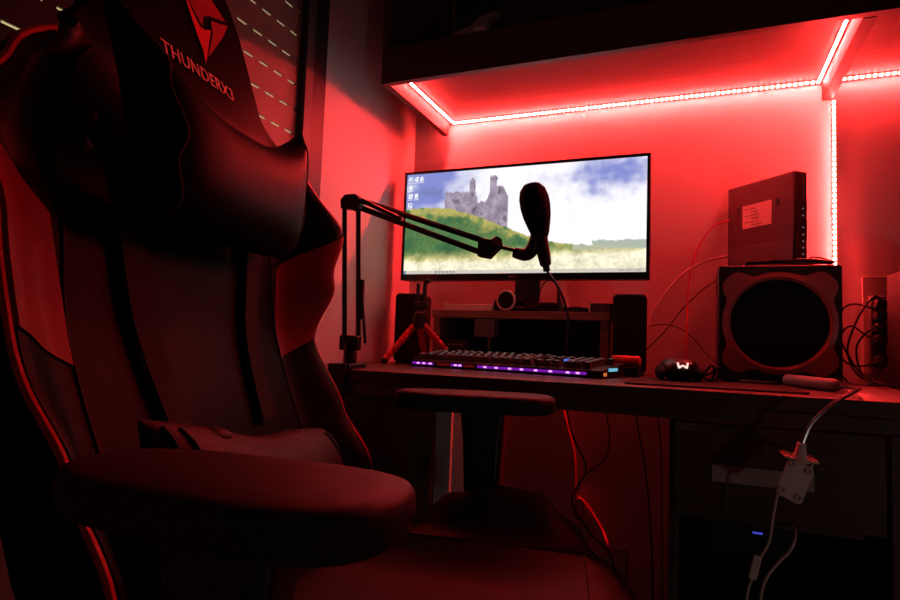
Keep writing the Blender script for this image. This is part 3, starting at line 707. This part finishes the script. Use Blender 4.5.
# ------------------------------------------------------------------ gaming chair
CH = thing('gaming_chair', 'large black and red gaming chair in the left foreground', 'chair', (-.15, .63, 0), math.radians(9.9))
TR = math.tan(math.radians(17))
cen = [(.40, -.035), (.55, -.045), (.62, -.06), (.80, -.075), (.95, -.055), (1.10, -.002), (1.5, 0)]
crest = [(.42, .0), (.62, .004), (.70, -.02), (.80, -.042), (.90, .012), (.985, .040), (1.06, .016), (1.12, -.004), (1.5, -.006)]
wid = [(.42, .21), (.50, .245), (.62, .266), (.72, .262), (.80, .258), (.90, .266), (.985, .288), (1.04, .262), (1.10, .196), (1.14, .163), (1.25, .160), (1.30, .150), (1.34, .120), (1.36, .07)]
kre = [(.42, .165), (.62, .185), (.80, .190), (.95, .206), (1.04, .205), (1.08, .175), (1.12, .13), (1.2, .115), (1.36, .05)]
def S(z, y, off=0.0):
    w = lerp(wid, z); k = min(lerp(kre, z), w * .93); a = abs(y); c = lerp(cen, z); e = lerp(crest, z)
    if y < 0: e = min(e, e + (c + .018 - e) * sm((z - .70) / .10) * (1 - sm((z - 1.06) / .08))); k = min(k + .018, w * .93)
    if a <= k: b = c + .004 * (1 - (a / k) ** 2)
    else:
        t = (a - k) / (w - k)
        b = c + (e - c) * sm(min(1, t / .92))
        if t > .92: b -= .008 * ((t - .92) / .08) ** 2
    return Vector((-.24 - (z - .47) * TR + b + off, y, z))
nz, ny = 90, 44
bb = bmesh.new(); F = []; K = []
for i in range(nz + 1):
    z = .44 + (1.36 - .44) * i / nz; w = lerp(wid, z); fr_ = []; bk_ = []
    for j in range(ny + 1):
        t = -1 + 2 * j / ny; t = math.copysign(1 - (1 - abs(t)) ** 1.35, t); y = t * w
        fr_.append(bb.verts.new(S(z, y)))
        xb = -.24 - (z - .47) * TR + lerp(cen, z) - lerp([(.9, .075), (1.15, .042)], z) + .04 * abs(t) ** 6 + max(0, lerp(crest, z) - .0) * .5 * abs(t) ** 3
        bk_.append(bb.verts.new((min(xb, S(z, y).x - .012), y * .985, z)))
    F.append(fr_); K.append(bk_)
for i in range(nz):
    for j in range(ny):
        bb.faces.new((F[i][j], F[i][j + 1], F[i + 1][j + 1], F[i + 1][j]))
        bb.faces.new((K[i][j], K[i + 1][j], K[i + 1][j + 1], K[i][j + 1]))
    for A_, B_ in (((i, 0), 0), ((i, ny), 1)):
        j = A_[1]; bb.faces.new((F[i][j], F[i + 1][j], K[i + 1][j], K[i][j]))
for j in range(ny):
    bb.faces.new((F[0][j], K[0][j], K[0][j + 1], F[0][j + 1])); bb.faces.new((F[nz][j], F[nz][j + 1], K[nz][j + 1], K[nz][j]))
mb = MB(); mb.bm.free(); mb.bm = bb
back = mb.build('backrest', M['leather'], CH)
# belt slots cut through the shoulders
hole_pts = [(-.0075, -.020), (.001, -.026), (.011, -.018), (.012, -.006), (.006, .008), (.001, .024), (-.002, .026), (-.003, .010)]
cut = MB()
for sgn in (-1, 1):
    cut.prism([(sgn * (-a) + sgn * .150, b * .62 + 1.008) for a, b in hole_pts], (-.9, 0, 0), (0, -1 if sgn > 0 and False else 1, 0), (0, 0, 1), (.9, 0, 0))
cutter = cut.build('slot_cutter', M['leather'])
bo = back.modifiers.new('slots', 'BOOLEAN'); bo.object = cutter; bo.operation = 'DIFFERENCE'; bo.solver = 'EXACT'
dg = bpy.context.evaluated_depsgraph_get(); dg.update()
cutter.parent = CH
dg.update()
me = bpy.data.meshes.new_from_object(back.evaluated_get(dg)); back.modifiers.clear(); back.data = me
bpy.data.objects.remove(cutter)

def patch(name, m, zin0, zin1, zout0, zout1, sgn, u0=.02, u1=.985, off=.0022, n1=26, n2=16):
    bm = bmesh.new(); G = []
    for lay in (off, -.003):
        g = []
        for i in range(n1 + 1):
            row = []
            for j in range(n2 + 1):
                u = u0 + (u1 - u0) * j / n2; s = i / n1
                z = (zin0 + (zout0 - zin0) * u) * (1 - s) + (zin1 + (zout1 - zin1) * u) * s
                w = lerp(wid, z); k = min(lerp(kre, z), w * .93)
                row.append(bm.verts.new(S(z, sgn * (k + (w - k) * u), lay)))
            g.append(row)
        G.append(g)
    for a, g in enumerate(G):
        for i in range(n1):
            for j in range(n2): bm.faces.new((g[i][j], g[i][j + 1], g[i + 1][j + 1], g[i + 1][j]))
    per = [(i, 0) for i in range(n1)] + [(n1, j) for j in range(n2)] + [(i, n2) for i in range(n1, 0, -1)] + [(0, j) for j in range(n2, 0, -1)]
    for a, b in zip(per, per[1:] + per[:1]):
        bm.faces.new((G[0][a[0]][a[1]], G[0][b[0]][b[1]], G[1][b[0]][b[1]], G[1][a[0]][a[1]]))
    q_ = MB(); q_.bm.free(); q_.bm = bm; o = q_.build(name, m, CH); return o
for sgn in (1, -1):
    o = patch('bolster_panel', M['redleather'], .775, .910, .812, .985, sgn); o['label'] = 'red leather side panel'
    pts = [S(.46 + .01 * i, sgn * lerp(wid, .46 + .01 * i) * .998, .002) for i in range(62)]
    o = MB().tube(pts, .0036, 8, smooth=1).build('piping', M['pipe'], CH); o['label'] = 'red edge piping'
    o = MB().tube([S(.50 + .02 * i, sgn * min(lerp(kre, .50 + .02 * i), .19), .0012) for i in range(30)], .0014, 6, smooth=1).build('seam', M['seam'], CH)
# logo and lettering wrapped on the headrest
def wrap(me, name, m, oy, oz, sx=1, off=.0022):
    bm = bmesh.new(); bm.from_mesh(me)
    for v in bm.verts:
        p = S(oz + v.co.y, oy + v.co.x * sx, off + v.co.z); v.co = p
    bm.to_mesh(me); bm.free(); return link_mesh(name, me, m, CH)
me = text_mesh('THUNDERX3', .0245, .0004, 1.04)
wx = max(v.co.x for v in me.vertices) - min(v.co.x for v in me.vertices)
o = wrap(me, 'lettering', M['logotext'], .006, 1.137, .146 / wx); o['label'] = 'pale brand lettering on the headrest'
def shard(pts, m):
    q_ = MB(); n = len(pts)
    ctr = [[Vector((a, b, 0)) for a, b in pts]]
    A = [q_.bm.verts.new((a, b, .0004)) for a, b in pts]; f = q_.bm.faces.new(A)
    bmesh.ops.triangulate(q_.bm, faces=[f])
    bmesh.ops.subdivide_edges(q_.bm, edges=q_.bm.edges[:], cuts=4, use_grid_fill=True)
    me = bpy.data.meshes.new('logo'); q_.bm.to_mesh(me); q_.bm.free()
    return wrap(me, 'logo_shard', m, 0, 0)
shard([(-.006, 1.262), (.004, 1.238), (.013, 1.198), (.021, 1.176), (.021, 1.157), (.054, 1.221), (.036, 1.212), (.025, 1.211)], M['logored'])
shard([(-.002, 1.262), (.010, 1.240), (.033, 1.215), (.040, 1.233), (.056, 1.243), (.110, 1.264), (.072, 1.285), (.03, 1.285)], M['logodark'])
shard([(.060, 1.238), (.114, 1.260), (.082, 1.223), (.030, 1.170), (.058, 1.219)], M['logodark'])

# pillows: u along y, v along z
def neck(u, v):
    top = 1.060 + .070 * abs(u) ** 2.6; bot = .916 + .006 * abs(u) ** 4
    z = bot + (top - bot) * (v + 1) / 2
    s = (v + 1) / 2; hw = .150 + .004 * s + .050 * s ** 3.2
    y = hw * u
    f = (1 - abs(u) ** 6) ** .5 * (1 - abs(v) ** 2.8) ** .5
    x = -.24 - (z - .47) * TR - .012 + .052 * (z - .916) / .21
    return x, y, z, f
def lumb(u, v):
    z = .640 + .066 * v - .15 * (.176 * u) - (.012 * math.exp(-(u / .45) ** 2) * v if v > 0 else 0)
    y = -.015 + .176 * u * (1 - .03 * (1 - v * v))
    f = (1 - abs(u) ** 7) ** .5 * (1 - abs(v) ** 2.4) ** .5
    return S(.63, 0).x - (z - .63) * TR + .040, y, z, f
def pillow(fn, front, rear, nu_=44, nv_=24):
    bm = bmesh.new(); G = [[], []]
    for lay in (0, 1):
        for i in range(nu_ + 1):
            row = []
            for j in range(nv_ + 1):
                x, y, z, f = fn(math.sin(PI / 2 * (-1 + 2 * i / nu_)), math.sin(PI / 2 * (-1 + 2 * j / nv_)))
                row.append(bm.verts.new((x + (front * f if lay == 0 else -rear * f), y, z)))
            G[lay].append(row)
        g = G[lay]
        for i in range(nu_):
            for j in range(nv_): bm.faces.new((g[i][j], g[i][j + 1], g[i + 1][j + 1], g[i + 1][j]))
    bmesh.ops.remove_doubles(bm, verts=bm.verts, dist=.0002)
    q_ = MB(); q_.bm.free(); q_.bm = bm; return q_
pl = thing('neck_pillow', 'black leather neck pillow with pointed corners strapped to the chair headrest', 'pillow', (-.15, .63, 0), math.radians(9.9))
pillow(neck, .052, .030).build('cushion', M['leather'], pl)
def pil_front(u, v):
    x, y, z, f = neck(u, v); return Vector((x + .052 * f + .0006, y, z))
for u in (-.86, .86):
    MB().tube([pil_front(u + .03 * math.sin(k), -.95 + 1.9 * k / 16) for k in range(17)], .0014, 6, smooth=2).build('seam', M['seam'], pl)
# straps run down from the neck pillow to the lumbar pillow
for sy in (-1, 1):
    bm = bmesh.new(); prev = None
    for i in range(25):
        z = .70 + (.99 - .70) * i / 24; y = sy * (.085 + .045 * i / 24)
        p = [bm.verts.new(S(z, y + d_, o_)) for d_, o_ in ((-.017, .012), (.017, .012), (.017, .009), (-.017, .009))]
        if prev:
            for a in range(4): bm.faces.new((prev[a], prev[(a + 1) % 4], p[(a + 1) % 4], p[a]))
        else: bm.faces.new(p)
        prev = p
    bm.faces.new(prev[::-1])
    q_ = MB(); q_.bm.free(); q_.bm = bm; q_.build('strap', M['matte'], pl)
# lumbar pillow
lu = thing('lumbar_pillow', 'dark red lit lumbar pillow lying at the foot of the chair back', 'pillow', (-.15, .63, 0), math.radians(9.9))
pillow(lumb, .044, .024).build('cushion', M['padpu'], lu)
for y in (-.105, .068):
    MB().ellipsoid((S(.63, 0).x - .066 * TR + .044, y, .693 - .15 * (y + .015)), (.020, .020, .010)).build('strap_tab', M['padpu'], lu)
for u in (-.93, -.83, .83, .93):
    pts = []
    for k in range(15):
        x, y, z, f = lumb(u, -.92 + 1.84 * k / 14); pts.append((x + .044 * f + .001, y, z))
    MB().tube(pts, .0022, 6, smooth=2).build('edge_piping', M['leather'], lu)

# seat cushion with side bolsters
def seat_z(x, y):
    a = abs(y)
    cz_ = .548 - .10 * max(0, (x - .04) / .11) ** 2.2 if x > .04 else .548
    pr = lerp([(-.34, .50), (-.22, .525), (-.14, .592), (-.07, .607), (.0, .602), (.05, .566), (.09, .515), (.14, .46)], x)
    cz_ = min(cz_, .56); b = cz_
    if a > .165:
        t = (a - .165) / (.262 - .165); b = cz_ + (pr - cz_) * sm(min(1, t / .62))
        if t > .62: b -= .05 * ((t - .62) / .38) ** 2
    return b
bm = bmesh.new(); T = []; nx_, ny_ = 44, 48
for i in range(nx_ + 1):
    x = -.33 + (.145 + .33) * i / nx_; row = []
    for j in range(ny_ + 1):
        y = -.262 + .524 * j / ny_
        xx = x - (.04 * (abs(y) / .262) ** 3 if i > nx_ / 2 else 0) * (i / nx_)
        row.append(bm.verts.new((xx, y, seat_z(x, y))))
    T.append(row)
Bt = [[bm.verts.new((v.co.x * .97 - .002, v.co.y * .96, .435)) for v in row] for row in T]
for i in range(nx_):
    for j in range(ny_):
        bm.faces.new((T[i][j], T[i][j + 1], T[i + 1][j + 1], T[i + 1][j])); bm.faces.new((Bt[i][j], Bt[i + 1][j], Bt[i + 1][j + 1], Bt[i][j + 1]))
    bm.faces.new((T[i][0], T[i + 1][0], Bt[i + 1][0], Bt[i][0])); bm.faces.new((T[i][ny_], Bt[i][ny_], Bt[i + 1][ny_], T[i + 1][ny_]))
for j in range(ny_):
    bm.faces.new((T[0][j], Bt[0][j], Bt[0][j + 1], T[0][j + 1])); bm.faces.new((T[nx_][j], T[nx_][j + 1], Bt[nx_][j + 1], Bt[nx_][j]))
q_ = MB(); q_.bm.free(); q_.bm = bm; seat = q_.build('seat', mat('perforated_leather', (.010, .0078, .0078), .5, spec=.2, bump=.3, bscale=700), CH)
for (ya, yb) in ((.155, .155), (-.155, -.155)):
    MB().tube([(x_, ya, seat_z(x_, ya) + .0008) for x_ in [-.2 + .03 * i for i in range(11)]], .0015, 6).build('seam', M['seam'], seat)
MB().tube([(.045 + .006 * math.cos(y_ * 9), y_, seat_z(.045, y_) + .0008) for y_ in [-.15 + .02 * i for i in range(16)]], .0015, 6).build('seam', M['seam'], seat)
for sy in (-1, 1):
    o = MB().tube([(x_, sy * .2585, seat_z(x_, .258) + .001) for x_ in [-.06 + .012 * i for i in range(15)]], .0028, 8).build('piping', M['pipe'], seat); o['label'] = 'red edge piping'
# armrests
def armrest(cx_, cy_, rz, zt=.735, hl=.122, hw=.0495):
    a = MB().prism([(-.036, .0), (.030, .0), (.026, -.05), (.018, -.24), (-.020, -.24), (-.030, -.05)], (cx_ + .015, cy_ - .018 + (.012 if cy_ > 0 else -.012), zt - .026), (1, 0, 0), (0, 0, 1), (0, .036, 0)).build('armrest', M['black'], CH, .005, 3)
    bm = bmesh.new(); n, lv = 48, []
    prof = [(.80, -.026), (.95, -.022), (1.0, -.012), (.985, -.004), (.93, -.0005), (.80, .0015), (.45, .0025)]
    for s, h in prof:
        ring = []
        for k in range(n):
            t = 2 * PI * k / n; e = .62
            x = hl * math.copysign(abs(math.cos(t)) ** e, math.cos(t)); y = hw * math.copysign(abs(math.sin(t)) ** .8, math.sin(t))
            y *= 1 + .10 * x / hl
            ring.append(bm.verts.new((x * (1 - (1 - s) * .38), y * s, h)))
        lv.append(ring)
    for A_, B_ in zip(lv, lv[1:]):
        for k in range(n): bm.faces.new((A_[k], A_[(k + 1) % n], B_[(k + 1) % n], B_[k]))
    bm.faces.new(lv[0][::-1]); bm.faces.new(lv[-1])
    q_ = MB(); q_.bm.free(); q_.bm = bm; o = q_.build('pad', M['padpu'], a); o.location = (cx_, cy_, zt - .0025); o.rotation_euler = (0, 0, rz)
    MB().lohi((cx_ - .045, min(cy_, cy_ * .62), .425), (cx_ + .055, max(cy_, cy_ * .62), .442)).build('bracket', M['black'], a, .003)
armrest(-.120, .258, math.radians(4))
armrest(-.150, -.342, math.radians(-8), .735, .106, .055)
# base under the chair
MB().lohi((-.20, -.14, .40), (.06, .14, .434)).build('mechanism', M['black'], CH, .006)
for sy in (-1, 1): MB().lohi((-.30, sy * .20 - .012, .405), (-.20, sy * .20 + .012, .52)).build('back_bracket', M['metal'], CH, .003)
MB().lathe([(0, .0), (.03, .0), (.03, .16), (.02, .165), (.02, .29), (0, .29)], (-.08, 0, .11), (0, 0, 1), 20).build('gas_column', M['metal'], CH)
for k in range(5):
    a = 2 * PI * k / 5 + .3; d = Vector((math.cos(a), math.sin(a), 0)); c0 = Vector((-.08, 0, 0))
    lgp = MB().tube([c0 + d * .02 + Vector((0, 0, .12)), c0 + d * .30 + Vector((0, 0, .075))], lambda t: .024 - .008 * t, 8, smooth=1).build('leg', M['black'], CH)
    MB().cyl(c0 + d * .29 + d.cross(Vector((0, 0, 1))) * -.022 + Vector((0, 0, .029)), d.cross(Vector((0, 0, 1))), .029, .044, 18).build('caster', M['black'], lgp)

# ------------------------------------------------------------------ light, world, camera
w = bpy.data.worlds.new('World'); bpy.context.scene.world = w; w.use_nodes = True
N = w.node_tree.nodes; Lk = w.node_tree.links; N.clear()
geo = N.new('ShaderNodeTexCoord'); sep = N.new('ShaderNodeSeparateXYZ'); Lk.new(geo.outputs['Generated'], sep.inputs[0])
lx = N.new('ShaderNodeMath'); lx.operation = 'LESS_THAN'; lx.inputs[1].default_value = -.1; Lk.new(sep.outputs['X'], lx.inputs[0])
gy = N.new('ShaderNodeMath'); gy.operation = 'GREATER_THAN'; gy.inputs[1].default_value = .05; Lk.new(sep.outputs['Y'], gy.inputs[0])
ml = N.new('ShaderNodeMath'); ml.operation = 'MULTIPLY'; Lk.new(lx.outputs[0], ml.inputs[0]); Lk.new(gy.outputs[0], ml.inputs[1])
mx = N.new('ShaderNodeMix'); mx.data_type = 'RGBA'; Lk.new(ml.outputs[0], mx.inputs['Factor'])
mx.inputs[6].default_value = (.015, .0125, .0118, 1); mx.inputs[7].default_value = (.62, .47, .24, 1)
bg = N.new('ShaderNodeBackground'); Lk.new(mx.outputs[2], bg.inputs[0]); bg.inputs[1].default_value = 1.0
ow = N.new('ShaderNodeOutputWorld'); Lk.new(bg.outputs[0], ow.inputs[0])

ld = bpy.data.lights.new('hall_lamp', 'SPOT'); ld.energy = 3.6; ld.color = (1.0, .86, .76); ld.shadow_soft_size = .04; ld.spot_size = math.radians(46); ld.spot_blend = .5
lo = bpy.data.objects.new('hall_lamp', ld); C.objects.link(lo); lo.location = (1.35, -.62, .36)
lo.rotation_euler = (Vector((-.02, 1.0, .58)) - lo.location).to_track_quat('-Z', 'Y').to_euler()
tag(lo, 'dim lamp in the room behind the viewer', 'lamp')

cam = bpy.data.cameras.new('camera'); co = bpy.data.objects.new('camera', cam); C.objects.link(co)
cam.sensor_width = 36; cam.lens = 601.0 / 900 * 36; cam.clip_start = .02
yaw, pitch, roll = .393356, .06829, .036621
cy, sy, cp, sp, cr, sr = math.cos(yaw), math.sin(yaw), math.cos(pitch), math.sin(pitch), math.cos(roll), math.sin(roll)
A = Matrix(((cy, sy, 0), (0, 0, -1), (-sy, cy, 0))); Pm = Matrix(((1, 0, 0), (0, cp, sp), (0, -sp, cp))); Q = Matrix(((cr, -sr, 0), (sr, cr, 0), (0, 0, 1)))
R = Q @ Pm @ A     # world -> (right, down, forward)
right, down, fwd = R[0], R[1], R[2]
rot = Matrix((right, -down, -fwd)).transposed()
co.matrix_world = Matrix.Translation((0, 0, .81)) @ rot.to_4x4()
sc = bpy.context.scene; sc.camera = co
sc.view_settings.view_transform = 'Standard'; sc.view_settings.look = 'None'; sc.view_settings.gamma = 1; sc.view_settings.use_curve_mapping = False
sc.view_settings.exposure = 0
sc.cycles.max_bounces = 10; sc.cycles.use_denoising = True
sc.cycles.sample_clamp_indirect = 3
